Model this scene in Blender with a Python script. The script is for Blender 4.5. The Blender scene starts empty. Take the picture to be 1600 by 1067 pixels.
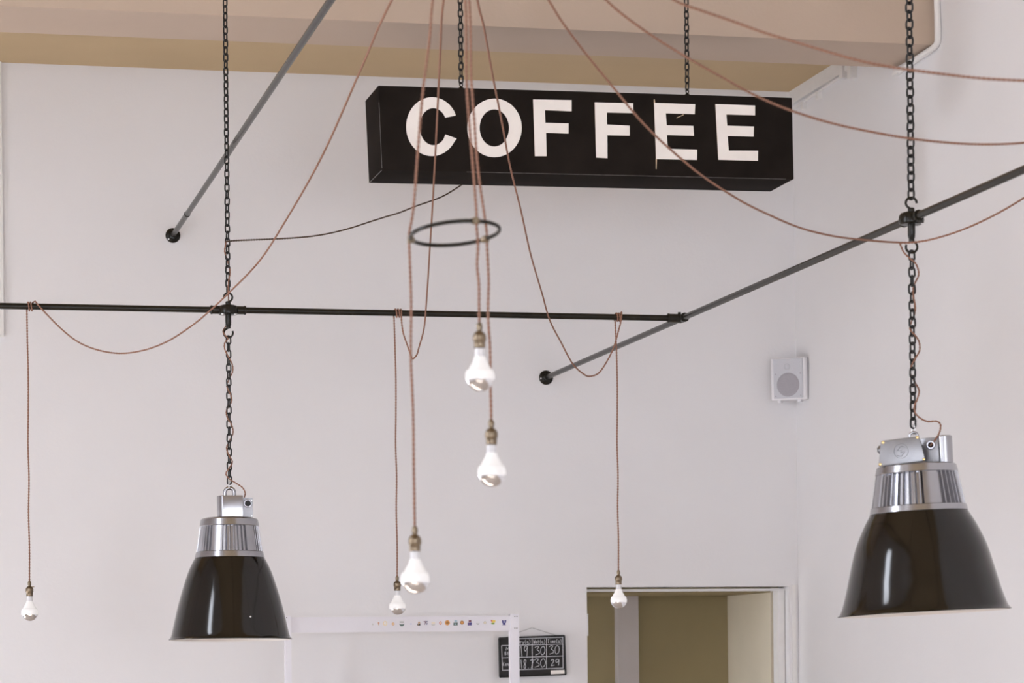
import bpy, bmesh, math, random
from mathutils import Vector, Matrix
random.seed(7)
PI = math.pi
S = bpy.context.scene
C = S.collection

# ------------------------------------------------------------------ camera, light, exposure
FPX = 4320.0
YAW = math.atan(981.0 / FPX)
ROLL = 0.010
SHY = 496.7
EYE = Vector((0, 0, 1.70))
F0 = Vector((math.sin(YAW), math.cos(YAW), 0))
R0 = Vector((math.cos(YAW), -math.sin(YAW), 0))
U0 = Vector((0, 0, 1))
RC = R0 * math.cos(ROLL) - U0 * math.sin(ROLL)
UC = U0 * math.cos(ROLL) + R0 * math.sin(ROLL)

cam_data = bpy.data.cameras.new('camera')
cam = bpy.data.objects.new('camera', cam_data)
C.objects.link(cam)
M = Matrix.Identity(4)
for i in range(3):
    M[i][0] = RC[i]; M[i][1] = UC[i]; M[i][2] = -F0[i]; M[i][3] = EYE[i]
cam.matrix_world = M
cam_data.sensor_fit = 'HORIZONTAL'
cam_data.sensor_width = 36.0
cam_data.lens = 36.0 * FPX / 1600.0
cam_data.shift_y = SHY / 1600.0
cam_data.clip_start = 0.05
cam_data.dof.use_dof = True
cam_data.dof.focus_distance = 9.7
cam_data.dof.aperture_fstop = 6.8
S.camera = cam

S.view_settings.view_transform = 'Standard'
S.view_settings.look = 'None'
S.view_settings.gamma = 1.0
S.view_settings.use_curve_mapping = False
S.view_settings.exposure = 0.10

SKY = 15.0
w = bpy.data.worlds.new('daylight')
S.world = w
w.use_nodes = True
bg = w.node_tree.nodes['Background']
bg.inputs['Color'].default_value = (0.92, 0.97, 1.07, 1)
bg.inputs['Strength'].default_value = SKY

sun_data = bpy.data.lights.new('sun', 'SUN')
sun_data.energy = 26.0
sun_data.angle = math.radians(0.6)
sun_data.color = (1.0, 0.96, 0.93)
sun = bpy.data.objects.new('sun', sun_data)
C.objects.link(sun)
sun.rotation_euler = Vector((math.cos(math.radians(50)), 0.05, -math.sin(math.radians(50)))).to_track_quat('-Z', 'Y').to_euler()

# ------------------------------------------------------------------ pixel -> place
def ray(px, py):
    return F0 + RC * ((px - 800.0) / FPX) - UC * ((py - 533.5 - SHY) / FPX)
def at_d(px, py, d): return EYE + ray(px, py) * d
def at_Y(px, py, Y):
    r = ray(px, py); return EYE + r * (Y / r.y)
def at_X(px, py, X):
    r = ray(px, py); return EYE + r * (X / r.x)
def depth(p): return (p - EYE).dot(F0)

YW = at_d(853, 590, 12.04).y                 # back wall
XR = at_Y(1241, 330, YW).x                   # right wall
XL, YB = -2.6, -3.2                          # left wall, wall behind the camera
ZC = 6.60                                    # main ceiling
flange_R = at_Y(853, 590, YW)
XP = flange_R.x                              # the long pipe keeps this x
ZP = flange_R.z
def on_long(px):                             # point of the long pipe seen at column px
    lo, hi = 2.0, YW
    for _ in range(60):
        m = (lo + hi) / 2
        v = Vector((XP, m, ZP)) - EYE
        x = 800 + FPX * v.dot(RC) / v.dot(F0)
        if x > px: lo = m
        else: hi = m
    return m
YJ = on_long(1066)                           # cross pipe plane
YHR = on_long(1424)                          # right hanger
ZPC = ZP                                     # cross pipe height

# ------------------------------------------------------------------ materials
def mat(name, col, rough=0.5, metal=0.0, var=0.0, vscale=8.0, bump=0.0, bscale=60.0, coat=0.0, emit=0.0, emcol=None, spec=0.5, rvar=0.0):
    m = bpy.data.materials.new(name); m.use_nodes = True
    nt = m.node_tree; b = nt.nodes['Principled BSDF']
    b.inputs['Base Color'].default_value = (*col, 1)
    b.inputs['Roughness'].default_value = rough
    b.inputs['Metallic'].default_value = metal
    b.inputs['Coat Weight'].default_value = coat
    b.inputs['Specular IOR Level'].default_value = spec
    if emit:
        b.inputs['Emission Color'].default_value = (*(emcol or col), 1)
        b.inputs['Emission Strength'].default_value = emit
    tc = nt.nodes.new('ShaderNodeTexCoord')
    if var or rvar:
        n = nt.nodes.new('ShaderNodeTexNoise'); n.inputs['Scale'].default_value = vscale; n.inputs['Detail'].default_value = 5
        nt.links.new(tc.outputs['Object'], n.inputs['Vector'])
        if var:
            r = nt.nodes.new('ShaderNodeValToRGB')
            r.color_ramp.elements[0].position = 0.3; r.color_ramp.elements[1].position = 0.7
            r.color_ramp.elements[0].color = (*[c * (1 - var) for c in col], 1)
            r.color_ramp.elements[1].color = (*[min(1, c * (1 + var)) for c in col], 1)
            nt.links.new(n.outputs['Fac'], r.inputs['Fac'])
            nt.links.new(r.outputs['Color'], b.inputs['Base Color'])
        if rvar:
            mr = nt.nodes.new('ShaderNodeMapRange')
            mr.inputs['To Min'].default_value = rough - rvar; mr.inputs['To Max'].default_value = rough + rvar
            nt.links.new(n.outputs['Fac'], mr.inputs['Value'])
            nt.links.new(mr.outputs['Result'], b.inputs['Roughness'])
    if bump:
        n2 = nt.nodes.new('ShaderNodeTexNoise'); n2.inputs['Scale'].default_value = bscale; n2.inputs['Detail'].default_value = 4
        nt.links.new(tc.outputs['Object'], n2.inputs['Vector'])
        bp = nt.nodes.new('ShaderNodeBump'); bp.inputs['Strength'].default_value = bump; bp.inputs['Distance'].default_value = 0.004
        nt.links.new(n2.outputs['Fac'], bp.inputs['Height'])
        nt.links.new(bp.outputs['Normal'], b.inputs['Normal'])
    return m

MT = {}
MT['wall'] = mat('white_wall_paint', (0.80, 0.782, 0.788), 0.75, var=0.012, vscale=2.0, bump=0.12, bscale=90)
MT['ceil'] = mat('beige_ceiling_paint', (0.52, 0.385, 0.225), 0.85, var=0.03, vscale=3.0, bump=0.15, bscale=70)
MT['beam'] = mat('beige_beam_paint', (0.53, 0.415, 0.325), 0.85, var=0.02, vscale=3.0, bump=0.15, bscale=70)
MT['floor'] = mat('pale_floor', (0.56, 0.49, 0.43), 0.45, var=0.2, vscale=3.0)
MT['trim'] = mat('white_trim_paint', (0.80, 0.775, 0.755), 0.5, var=0.02, vscale=20)
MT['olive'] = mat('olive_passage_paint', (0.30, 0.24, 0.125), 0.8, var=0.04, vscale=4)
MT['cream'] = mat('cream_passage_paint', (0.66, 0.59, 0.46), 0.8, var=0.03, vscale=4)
MT['lilac'] = mat('grey_lilac_paint', (0.50, 0.455, 0.44), 0.7, var=0.03, vscale=6)
MT['iron'] = mat('black_painted_steel', (0.015, 0.0125, 0.0085), 0.26, var=0.25, vscale=25, rvar=0.04, spec=0.25)
MT['chain'] = mat('black_chain_steel', (0.016, 0.0145, 0.014), 0.32, var=0.3, vscale=60, spec=0.34)
MT['enamel'] = mat('black_enamel', (0.005, 0.0035, 0.0022), 0.12, var=0.15, vscale=12, spec=0.55)
MT['white_enamel'] = mat('white_enamel', (0.85, 0.80, 0.76), 0.35, var=0.02, vscale=20)
MT['alu'] = mat('cast_aluminium', (0.42, 0.42, 0.445), 0.24, metal=1.0, var=0.05, vscale=14, rvar=0.05)
MT['alu_dull'] = mat('sandcast_aluminium', (0.31, 0.31, 0.325), 0.40, metal=0.9, var=0.06, vscale=30, bump=0.05, bscale=250)
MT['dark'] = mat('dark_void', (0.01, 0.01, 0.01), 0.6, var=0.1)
MT['brass'] = mat('aged_brass', (0.23, 0.18, 0.125), 0.36, metal=1.0, var=0.3, vscale=90, rvar=0.1)
MT['brass_bright'] = mat('bright_brass', (0.75, 0.55, 0.25), 0.3, metal=1.0, var=0.1, vscale=90)
MT['zinc'] = mat('zinc_steel', (0.75, 0.75, 0.77), 0.3, metal=1.0, var=0.05, vscale=60)
MT['cord'] = mat('brown_fabric_flex', (0.26, 0.125, 0.08), 0.75, var=0.25, vscale=300)
MT['cord_dark'] = mat('dark_brown_fabric_flex', (0.075, 0.045, 0.028), 0.75, var=0.25, vscale=300)
MT['glow'] = mat('lit_bulb_glass', (0.62, 0.61, 0.61), 0.12, emit=0.34, emcol=(1.0, 0.96, 0.95), var=0.01)
MT['bulb_cap'] = mat('white_bulb_neck', (0.62, 0.61, 0.63), 0.25, emit=0.06, emcol=(1, 0.97, 0.97), var=0.02)
MT['mirror'] = mat('mirror_silvering', (0.88, 0.88, 0.90), 0.04, metal=1.0, var=0.02)
MT['sign'] = mat('black_sign_metal', (0.0175, 0.0138, 0.0118), 0.75, var=0.25, vscale=6, rvar=0.1, spec=0.02)
MT['sign_edge'] = mat('sign_edge_highlight', (0.09, 0.08, 0.075), 0.5, var=0.5, vscale=40)  # highlight along the folded edge of the sign, put into its grey
MT['letter'] = mat('translucent_white_acrylic', (0.90, 0.845, 0.80), 0.35, var=0.03, vscale=14)
MT['letter_edge'] = mat('cream_acrylic_edge', (0.80, 0.62, 0.40), 0.5, var=0.05)
MT['plastic'] = mat('white_speaker_plastic', (0.80, 0.78, 0.80), 0.45, var=0.01)
MT['grille'] = mat('grey_speaker_grille', (0.56, 0.56, 0.60), 0.6, var=0.06, vscale=400)
MT['cone'] = mat('dark_grey_speaker_cone', (0.36, 0.34, 0.37), 0.6, var=0.08, vscale=300)
MT['stand'] = mat('white_powder_coat', (0.82, 0.80, 0.85), 0.4, var=0.01)
MT['bar'] = mat('white_banner_vinyl', (0.77, 0.745, 0.79), 0.45, var=0.01)
MT['board'] = mat('black_chalkboard', (0.013, 0.012, 0.012), 0.7, var=0.3, vscale=30)
MT['boardframe'] = mat('black_board_frame', (0.010, 0.010, 0.010), 0.45, var=0.2, vscale=30)
MT['chalk'] = mat('white_chalk', (0.72, 0.72, 0.76), 0.9, var=0.15, vscale=200)
MT['string'] = mat('dark_string', (0.12, 0.11, 0.10), 0.8, var=0.1)

# ------------------------------------------------------------------ mesh helpers
def obj(name, bm, mats, parent=None, smooth=None, world=None):
    """link bm as one mesh object; world = matrix of the parent when bm is in world space"""
    bm.normal_update()
    if world is not None: bm.transform(world.inverted())
    me = bpy.data.meshes.new(name)
    bm.to_mesh(me); bm.free()
    for m in (mats if isinstance(mats, (list, tuple)) else [mats]): me.materials.append(m)
    if smooth is not None:
        me.shade_smooth()
        me.set_sharp_from_angle(angle=math.radians(smooth))
    o = bpy.data.objects.new(name, me); C.objects.link(o)
    if parent: o.parent = parent
    return o
def tag(o, label, cat, group=None):
    o['label'] = label; o['category'] = cat
    if group: o['group'] = group
    return o
def thing(name, label, cat, mtx, group=None):
    o = bpy.data.objects.new(name, None); C.objects.link(o)
    o.empty_display_size = 0.05
    o.matrix_world = mtx
    return tag(o, label, cat, group)
def struct(name, bm, m, parent=None, smooth=None):
    o = obj(name, bm, m, parent, smooth)
    o['kind'] = 'structure'
    return o
def T(v): return Matrix.Translation(v)
def box(bm, lo, hi, mi=0):
    vs = [bm.verts.new((x, y, z)) for x in (lo[0], hi[0]) for y in (lo[1], hi[1]) for z in (lo[2], hi[2])]
    for f in ((0,1,3,2), (4,6,7,5), (0,4,5,1), (2,3,7,6), (0,2,6,4), (1,5,7,3)):
        q = bm.faces.new([vs[i] for i in f]); q.material_index = mi
    return vs
def hexa(bm, a, b):
    """solid between two quads of points"""
    va = [bm.verts.new(p) for p in a]; vb = [bm.verts.new(p) for p in b]
    n = len(va)
    bm.faces.new(va); bm.faces.new(vb[::-1])
    for i in range(n):
        bm.faces.new((va[i], vb[i], vb[(i+1) % n], va[(i+1) % n]))
    bmesh.ops.recalc_face_normals(bm, faces=bm.faces[:])
def prism(bm, poly, y0, y1):
    hexa(bm, [Vector((x, y0, z)) for x, z in poly], [Vector((x, y1, z)) for x, z in poly])
def prism_z(bm, poly, z0, z1):
    hexa(bm, [Vector((x, y, z0)) for x, y in poly], [Vector((x, y, z1)) for x, y in poly])
def bevel(bm, r, seg=2, ang=40):
    es = [e for e in bm.edges if len(e.link_faces) == 2 and e.calc_face_angle(0) > math.radians(ang)]
    bmesh.ops.bevel(bm, geom=es, offset=r, segments=seg, affect='EDGES', profile=0.6)
def lathe(bm, prof, seg=48, mtx=None, fr=None, mi=0):
    """prof: list of (r, z); fr(angle, r, z) -> r"""
    rings = []
    for r, z in prof:
        if r < 1e-6:
            v = bm.verts.new((0, 0, z)); rings.append([v])
        else:
            rg = []
            for k in range(seg):
                a = 2 * PI * k / seg
                rr = fr(a, r, z) if fr else r
                rg.append(bm.verts.new((rr * math.cos(a), rr * math.sin(a), z)))
            rings.append(rg)
    new = [v for r in rings for v in r]
    for A, B in zip(rings, rings[1:]):
        for k in range(seg):
            k2 = (k + 1) % seg
            if len(A) == 1 and len(B) == 1: continue
            if len(A) == 1: q = bm.faces.new((A[0], B[k], B[k2]))
            elif len(B) == 1: q = bm.faces.new((A[k], B[0], A[k2]))
            else: q = bm.faces.new((A[k], B[k], B[k2], A[k2]))
            q.material_index = mi
    if mtx is not None: bmesh.ops.transform(bm, matrix=mtx, verts=new)
    bmesh.ops.recalc_face_normals(bm, faces=bm.faces[:])
    return new
def axis_m(p, d):
    """matrix taking +z to direction d at p"""
    q = Vector((0, 0, 1)).rotation_difference(Vector(d).normalized())
    return T(p) @ q.to_matrix().to_4x4()
def cyl(bm, p0, p1, r, seg=16, r1=None, bev=0.0):
    p0 = Vector(p0); p1 = Vector(p1); L = (p1 - p0).length; r1 = r if r1 is None else r1
    if bev: prof = [(0, 0), (r - bev, 0), (r, bev), (r1, L - bev), (r1 - bev, L), (0, L)]
    else: prof = [(0, 0), (r, 0), (r1, L), (0, L)]
    lathe(bm, prof, seg, axis_m(p0, p1 - p0))
def spline(pts, n=10):
    """Catmull-Rom through the points"""
    pts = [Vector(p) for p in pts]
    if len(pts) < 3: return pts
    P = [pts[0] * 2 - pts[1]] + pts + [pts[-1] * 2 - pts[-2]]
    out = []
    for i in range(1, len(P) - 2):
        a, b, c, d = P[i-1], P[i], P[i+1], P[i+2]
        ta = max((b - a).length, 1e-6) ** 0.5; tb = max((c - b).length, 1e-6) ** 0.5; tc = max((d - c).length, 1e-6) ** 0.5
        m1 = (c - b) + tb * ((b - a) / ta - (c - a) / (ta + tb))
        m2 = (c - b) + tb * ((d - c) / tc - (d - b) / (tb + tc))
        for k in range(n):
            t = k / n
            out.append((2*t**3 - 3*t*t + 1) * b + (t**3 - 2*t*t + t) * m1 + (-2*t**3 + 3*t*t) * c + (t**3 - t*t) * m2)
    out.append(pts[-1])
    return out
def resample(pts, step):
    out = [pts[0]]; acc = 0.0
    for a, b in zip(pts, pts[1:]):
        L = (b - a).length
        if L < 1e-9: continue
        t = step - acc
        while t <= L:
            out.append(a + (b - a) * (t / L)); t += step
        acc = (acc + L) % step
    if (out[-1] - pts[-1]).length > step * 0.2: out.append(pts[-1])
    return out
def frames(pts, closed=False):
    n = len(pts); tg = []
    for i in range(n):
        a = pts[i-1] if (i > 0 or closed) else pts[0]
        b = pts[(i+1) % n] if (i < n-1 or closed) else pts[-1]
        tg.append((b - a).normalized())
    u = tg[0].orthogonal().normalized(); fr = []
    for i in range(n):
        u = (u - tg[i] * u.dot(tg[i])).normalized()
        fr.append((u.copy(), tg[i].cross(u)))
    return fr
def tube(bm, pts, r, seg=8, closed=False, rad=None, twist=0.0, flat=0.0):
    pts = [Vector(p) for p in pts]; fr = frames(pts, closed); rings = []; acc = 0.0
    for i, (p, (u, v)) in enumerate(zip(pts, fr)):
        if i: acc += (p - pts[i-1]).length
        ph = 2 * PI * acc / twist if twist else 0.0
        rr = rad[i] if rad else r; rg = []
        for k in range(seg):
            a = 2 * PI * k / seg
            q = rr * (1 + flat * math.cos(2 * (a - ph)))
            rg.append(bm.verts.new(p + u * (q * math.cos(a)) + v * (q * math.sin(a))))
        rings.append(rg)
    pairs = list(zip(rings, rings[1:])) + ([(rings[-1], rings[0])] if closed else [])
    for A, B in pairs:
        for k in range(seg):
            k2 = (k + 1) % seg
            bm.faces.new((A[k], A[k2], B[k2], B[k]))
    if not closed:
        bm.faces.new(rings[0][::-1]); bm.faces.new(rings[-1])
def flex(bm, pts, r=0.0026):
    """twisted two-core fabric flex"""
    tube(bm, resample(pts, 0.0030), r, seg=8, twist=0.020, flat=0.26)

# ------------------------------------------------------------------ the room
TH = 0.15
zs = at_Y(1240, 144, YW).z                              # soffit against the back wall
pb0 = at_X(1460, 69, XR); pb1 = at_X(1400, 107, XR)     # beam underside, near and far edge
ZB = (pb0.z + pb1.z) / 2; YB0, YB1 = pb0.y, pb1.y
d_l = at_Y(917.5, 990, YW).x; d_r = at_Y(1233.5, 990, YW).x; d_t = at_Y(1075, 916.5, YW).z

bm = bmesh.new()
box(bm, (XL - TH, YW, 0), (d_l, YW + TH, ZC + TH))
box(bm, (d_r, YW, 0), (XR + TH, YW + TH, ZC + TH))
box(bm, (d_l, YW, d_t), (d_r, YW + TH, ZC + TH))
struct('wall_back', bm, MT['wall'])
bm = bmesh.new(); box(bm, (XR, YB - TH, 0), (XR + TH, YW, ZC + TH)); struct('wall_right', bm, MT['wall'])
bm = bmesh.new(); box(bm, (XL - TH, YB - TH, -0.15), (XR + TH, YW + 2.2, 0)); struct('floor', bm, MT['floor'])
bm = bmesh.new(); box(bm, (XL - TH, YB - TH, ZC), (XR, YB0 + 0.1, ZC + TH)); struct('ceiling', bm, MT['ceil'])
bm = bmesh.new(); box(bm, (XL, YB1 - 0.05, zs), (XR, YW, zs + 0.12)); struct('ceiling_soffit', bm, MT['ceil'])
bm = bmesh.new(); box(bm, (XL, YB0, ZB), (XR, YB1, ZC)); struct('ceiling_beam', bm, MT['beam'])

# windows: two walls of tall shop windows let the daylight in; a low opening is added for floor bounce
def window_wall(name, along_y, pos, a0, a1, wins, n0):
    """wins: (from, to, sill, head)"""
    bm = bmesh.new()
    def b(u0, u1, za, zb):
        if u1 - u0 < 1e-4: return
        if along_y: box(bm, (pos - TH, u0, za), (pos, u1, zb))
        else: box(bm, (u0, pos - TH, za), (u1, pos, zb))
    cur = a0
    for u0, u1, z0, z1 in wins:
        b(cur, u0, 0, ZC); b(u0, u1, 0, z0); b(u0, u1, z1, ZC); cur = u1
    b(cur, a1, 0, ZC)
    struct(name, bm, MT['wall'])
    for i, (u0, u1, z0, z1) in enumerate(wins):
        bm = bmesh.new()
        def f(ua, ub, za, zb):
            if along_y: box(bm, (pos - 0.10, ua, za), (pos - 0.05, ub, zb))
            else: box(bm, (ua, pos - 0.10, za), (ub, pos - 0.05, zb))
        e = 0.05
        f(u0, u0 + e, z0, z1); f(u1 - e, u1, z0, z1); f(u0 + e, u1 - e, z0, z0 + e); f(u0 + e, u1 - e, z1 - e, z1)
        m = (u0 + u1) / 2; f(m - 0.02, m + 0.02, z0 + e, z1 - e)
        for zz in (0.95, 1.9, 2.9, 3.9, 4.9):
            if zz < z0 + 0.3 or zz > z1 - 0.2: continue
            f(u0 + e, m - 0.02, zz - 0.018, zz + 0.018); f(m + 0.02, u1 - e, zz - 0.018, zz + 0.018)
        struct('window_%d' % (n0 + i), bm, MT['trim'])
        ld = bpy.data.lights.new('window_portal', 'AREA'); ld.shape = 'RECTANGLE'
        ld.size = u1 - u0; ld.size_y = z1 - z0; ld.cycles.is_portal = True
        lo = bpy.data.objects.new('window_portal', ld); C.objects.link(lo)
        zc = (z0 + z1) / 2
        if along_y:
            lo.location = (pos - 0.12, m, zc); d = Vector((1, 0, 0))
        else:
            lo.location = (m, pos - 0.12, zc); d = Vector((0, 1, 0))
        lo.rotation_euler = d.to_track_quat('-Z', 'Y').to_euler()
window_wall('wall_left', True, XL, YB, YW, [(2.4, 3.0, 1.5, 5.2), (6.0, 6.85, 1.5, 5.2), (9.4, 10.7, 0.1, 1.5)], 1)  # last, low opening is added: its sunlit floor patch brightens the beam underside
window_wall('wall_front', False, YB, XL - TH, XR + TH, [(-1.6, 0.1, 0.9, 2.9), (1.3, 3.0, 0.9, 2.9)], 4)

# passage behind the door opening
p_r = at_Y(1222, 990, YW + 0.10).x
ycl = YW + 0.80
d = at_Y(1137, 990, ycl); p_r = d.x
zcl = at_Y(1137, 931, ycl).z
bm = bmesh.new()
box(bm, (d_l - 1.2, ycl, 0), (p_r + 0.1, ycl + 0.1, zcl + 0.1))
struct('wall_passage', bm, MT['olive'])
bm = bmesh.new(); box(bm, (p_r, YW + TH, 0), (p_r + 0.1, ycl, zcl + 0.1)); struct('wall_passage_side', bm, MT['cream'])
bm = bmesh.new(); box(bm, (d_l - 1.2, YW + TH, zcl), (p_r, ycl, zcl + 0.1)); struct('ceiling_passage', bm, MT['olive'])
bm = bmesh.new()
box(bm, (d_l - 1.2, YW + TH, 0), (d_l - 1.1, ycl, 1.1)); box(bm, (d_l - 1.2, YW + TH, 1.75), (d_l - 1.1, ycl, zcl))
box(bm, (d_l - 1.2, YW + TH, 1.1), (d_l - 1.1, YW + TH + 0.12, 1.75)); box(bm, (d_l - 1.2, YW + TH + 0.5, 1.1), (d_l - 1.1, ycl, 1.75))  # unseen gap in the end wall, added to brighten the passage side wall
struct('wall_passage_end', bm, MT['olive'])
ld = bpy.data.lights.new('window_portal', 'AREA'); ld.shape = 'RECTANGLE'  # sky portal for the added gap
ld.size = 0.38; ld.size_y = 0.65; ld.cycles.is_portal = True
lo = bpy.data.objects.new('window_portal', ld); C.objects.link(lo)
lo.location = (d_l - 1.21, YW + TH + 0.31, 1.425); lo.rotation_euler = Vector((1, 0, 0)).to_track_quat('-Z', 'Y').to_euler()
bm = bmesh.new()
a = at_Y(965.5, 990, ycl - 0.06).x; b_ = at_Y(998, 990, ycl - 0.06).x
box(bm, (a, ycl - 0.06, 0), (b_, ycl, zcl)); bevel(bm, 0.004)
struct('trim_1', bm, MT['lilac'])

# door frame set into the opening
bm = bmesh.new()
zt = at_Y(1075, 920.0, YW + 0.06).z; zt2 = at_Y(1075, 923.5, YW + 0.06).z
xr2 = at_Y(1229.5, 990, YW + 0.06).x; xr1 = at_Y(1216, 990, YW + 0.06).x
box(bm, (d_l, YW + 0.06, zt2), (xr1, YW + 0.13, zt))
box(bm, (xr1, YW + 0.06, 0), (xr2, YW + 0.13, zt))
box(bm, (d_l, YW + 0.09, 0), (d_l + 0.006, YW + 0.14, zt2))
dr = struct('door_1', bm, MT['trim'])
bm = bmesh.new()
hp = at_Y(922.5, 976, YW + 0.05); hx, hz = d_l + 0.011, hp.z
cyl(bm, (hx, YW + 0.05, hz - 0.042), (hx, YW + 0.05, hz + 0.042), 0.0075, 12, bev=0.001)
cyl(bm, (hx, YW + 0.05, hz - 0.048), (hx, YW + 0.05, hz - 0.043), 0.0085, 12)
cyl(bm, (hx, YW + 0.05, hz + 0.043), (hx, YW + 0.05, hz + 0.048), 0.0085, 12)
box(bm, (d_l + 0.0005, YW + 0.03, hz - 0.04), (d_l + 0.003, YW + 0.07, hz + 0.04))
obj('hinge', bm, MT['zinc'], dr, 40)
bm = bmesh.new(); box(bm, (xr2, YW + 0.055, 0), (d_r, YW + 0.12, zt2))  # black strip put in for the shade of the gap beside the frame
obj('gap_shade_strip', bm, MT['dark'], dr)
bm = bmesh.new()
box(bm, (d_r + 0.012, YW - 0.008, 0), (at_Y(1243.5, 990, YW).x, YW, d_t + 0.005)); bevel(bm, 0.003)
struct('trim_2', bm, MT['trim'])

# cable trunking and painted conduit along the right wall under the ceiling
bm = bmesh.new()
za = at_X(1243, 146, XR).z; zb_ = at_X(1243, 163, XR).z
box(bm, (XR - 0.02, YB1, zb_), (XR, YW, zs)); bevel(bm, 0.003)
struct('trim_3', bm, MT['trim'])
bm = bmesh.new()
kx = XR - 0.012
cp = [at_X(x, y, kx) for x, y in ((1242, 168), (1300, 129), (1316, 119))]
tube(bm, cp, 0.006, 8)
cp = spline([at_X(x, y, kx) for x, y in ((1398, 115), (1412, 106), (1440, 87), (1457, 75.5), (1463.5, 69), (1465.5, 60), (1465, 30), (1464, 0), (1463, -60))], 6)
tube(bm, cp, 0.0125, 10)
for x, y in ((1256, 163), (1279, 147)):
    p = at_X(x, y, kx); box(bm, (XR - 0.022, p.y - 0.012, p.z - 0.022), (XR, p.y + 0.012, p.z + 0.012))
for x, y, hh in ((1319, 112, 0.03), (1332, 112, 0.03)):
    p = at_X(x, y, kx); box(bm, (XR - 0.03, p.y - 0.025, p.z - hh), (XR, p.y + 0.015, p.z + hh))
p = at_X(1401, 113, kx); box(bm, (XR - 0.022, p.y - 0.03, p.z - 0.012), (XR, p.y + 0.02, p.z + 0.012))
struct('trim_4', bm, MT['trim'], smooth=35)

# thin white panel fixed to the back wall at the left edge
bm = bmesh.new()
a = at_Y(-160, 300, YW).x; b_ = at_Y(4.0, 300, YW - 0.012).x
box(bm, (a, YW - 0.016, at_Y(2, 527, YW).z), (b_, YW, zs)); bevel(bm, 0.003)
o = obj('wall_panel', bm, MT['trim'])
tag(o, 'thin white panel on the back wall at the left picture edge', 'panel')

# ------------------------------------------------------------------ pipes
RP = 0.0108
def torus_pts(c, u, v, r, a0, a1, n=20):
    return [c + u * (r * math.cos(a0 + (a1 - a0) * k / n)) + v * (r * math.sin(a0 + (a1 - a0) * k / n)) for k in range(n + 1)]
def flange(parent, mtx, p, screw_ang):
    bm = bmesh.new()
    lathe(bm, [(0, 0.0), (0.031, 0.0), (0.0315, 0.003), (0.029, 0.006), (0.018, 0.009), (0.0165, 0.026), (RP, 0.027), (RP, 0.0)], 32, axis_m(p, (0, -1, 0)))
    f = obj('wall_flange', bm, MT['iron'], parent, 35, mtx)
    for k in range(3):
        a = screw_ang + k * 2 * PI / 3
        bm = bmesh.new(); q = p + Vector((0.024 * math.cos(a), -0.0062, 0.024 * math.sin(a)))
        lathe(bm, [(0, 0.003), (0.003, 0.002), (0.0042, 0)], 12, axis_m(q, (0, -1, 0)))
        obj('screw', bm, MT['zinc'] if k == 0 else MT['iron'], f, 40, mtx)

# frame hung from chains: long pipe out of the wall, cross pipe, joint, two hangers
XHL = at_Y(356.5, 483, YJ).x
base = Vector((XP, YW, ZP)); mt = T(base)
frame = thing('pipe_frame', 'black steel pipe frame hung on chains, long arm from wall by speaker with cross pipe', 'pipe', mt)
bm = bmesh.new(); cyl(bm, (XP, YW - 0.004, ZP), (XP, 3.4, ZP), RP, 20); obj('long_pipe', bm, MT['iron'], frame, 40, mt)
bm = bmesh.new(); cyl(bm, (XP - 0.02, YJ, ZPC), (XL + 0.02, YJ, ZPC), RP, 20); obj('cross_pipe', bm, MT['iron'], frame, 40, mt)
flange(frame, mt, Vector((XP, YW, ZP)), math.radians(190))
bm = bmesh.new()
cyl(bm, (XP, YJ - 0.034, ZP), (XP, YJ + 0.030, ZP), 0.0155, 20, bev=0.003)
cyl(bm, (XP - 0.055, YJ, ZP), (XP, YJ, ZP), 0.0155, 20, bev=0.003)
cyl(bm, (XP - 0.056, YJ, ZP), (XP - 0.048, YJ, ZP), 0.0168, 20, bev=0.002)
cyl(bm, (XP, YJ - 0.036, ZP), (XP, YJ - 0.028, ZP), 0.0168, 20, bev=0.002)
jn = obj('tee_joint', bm, MT['iron'], frame, 40, mt)
bm = bmesh.new(); cyl(bm, (XP - 0.012, YJ - 0.006, ZP + 0.01), (XP - 0.012, YJ - 0.006, ZP + 0.021), 0.006, 6)
obj('set_screw', bm, MT['iron'], jn, 40, mt)

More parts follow.
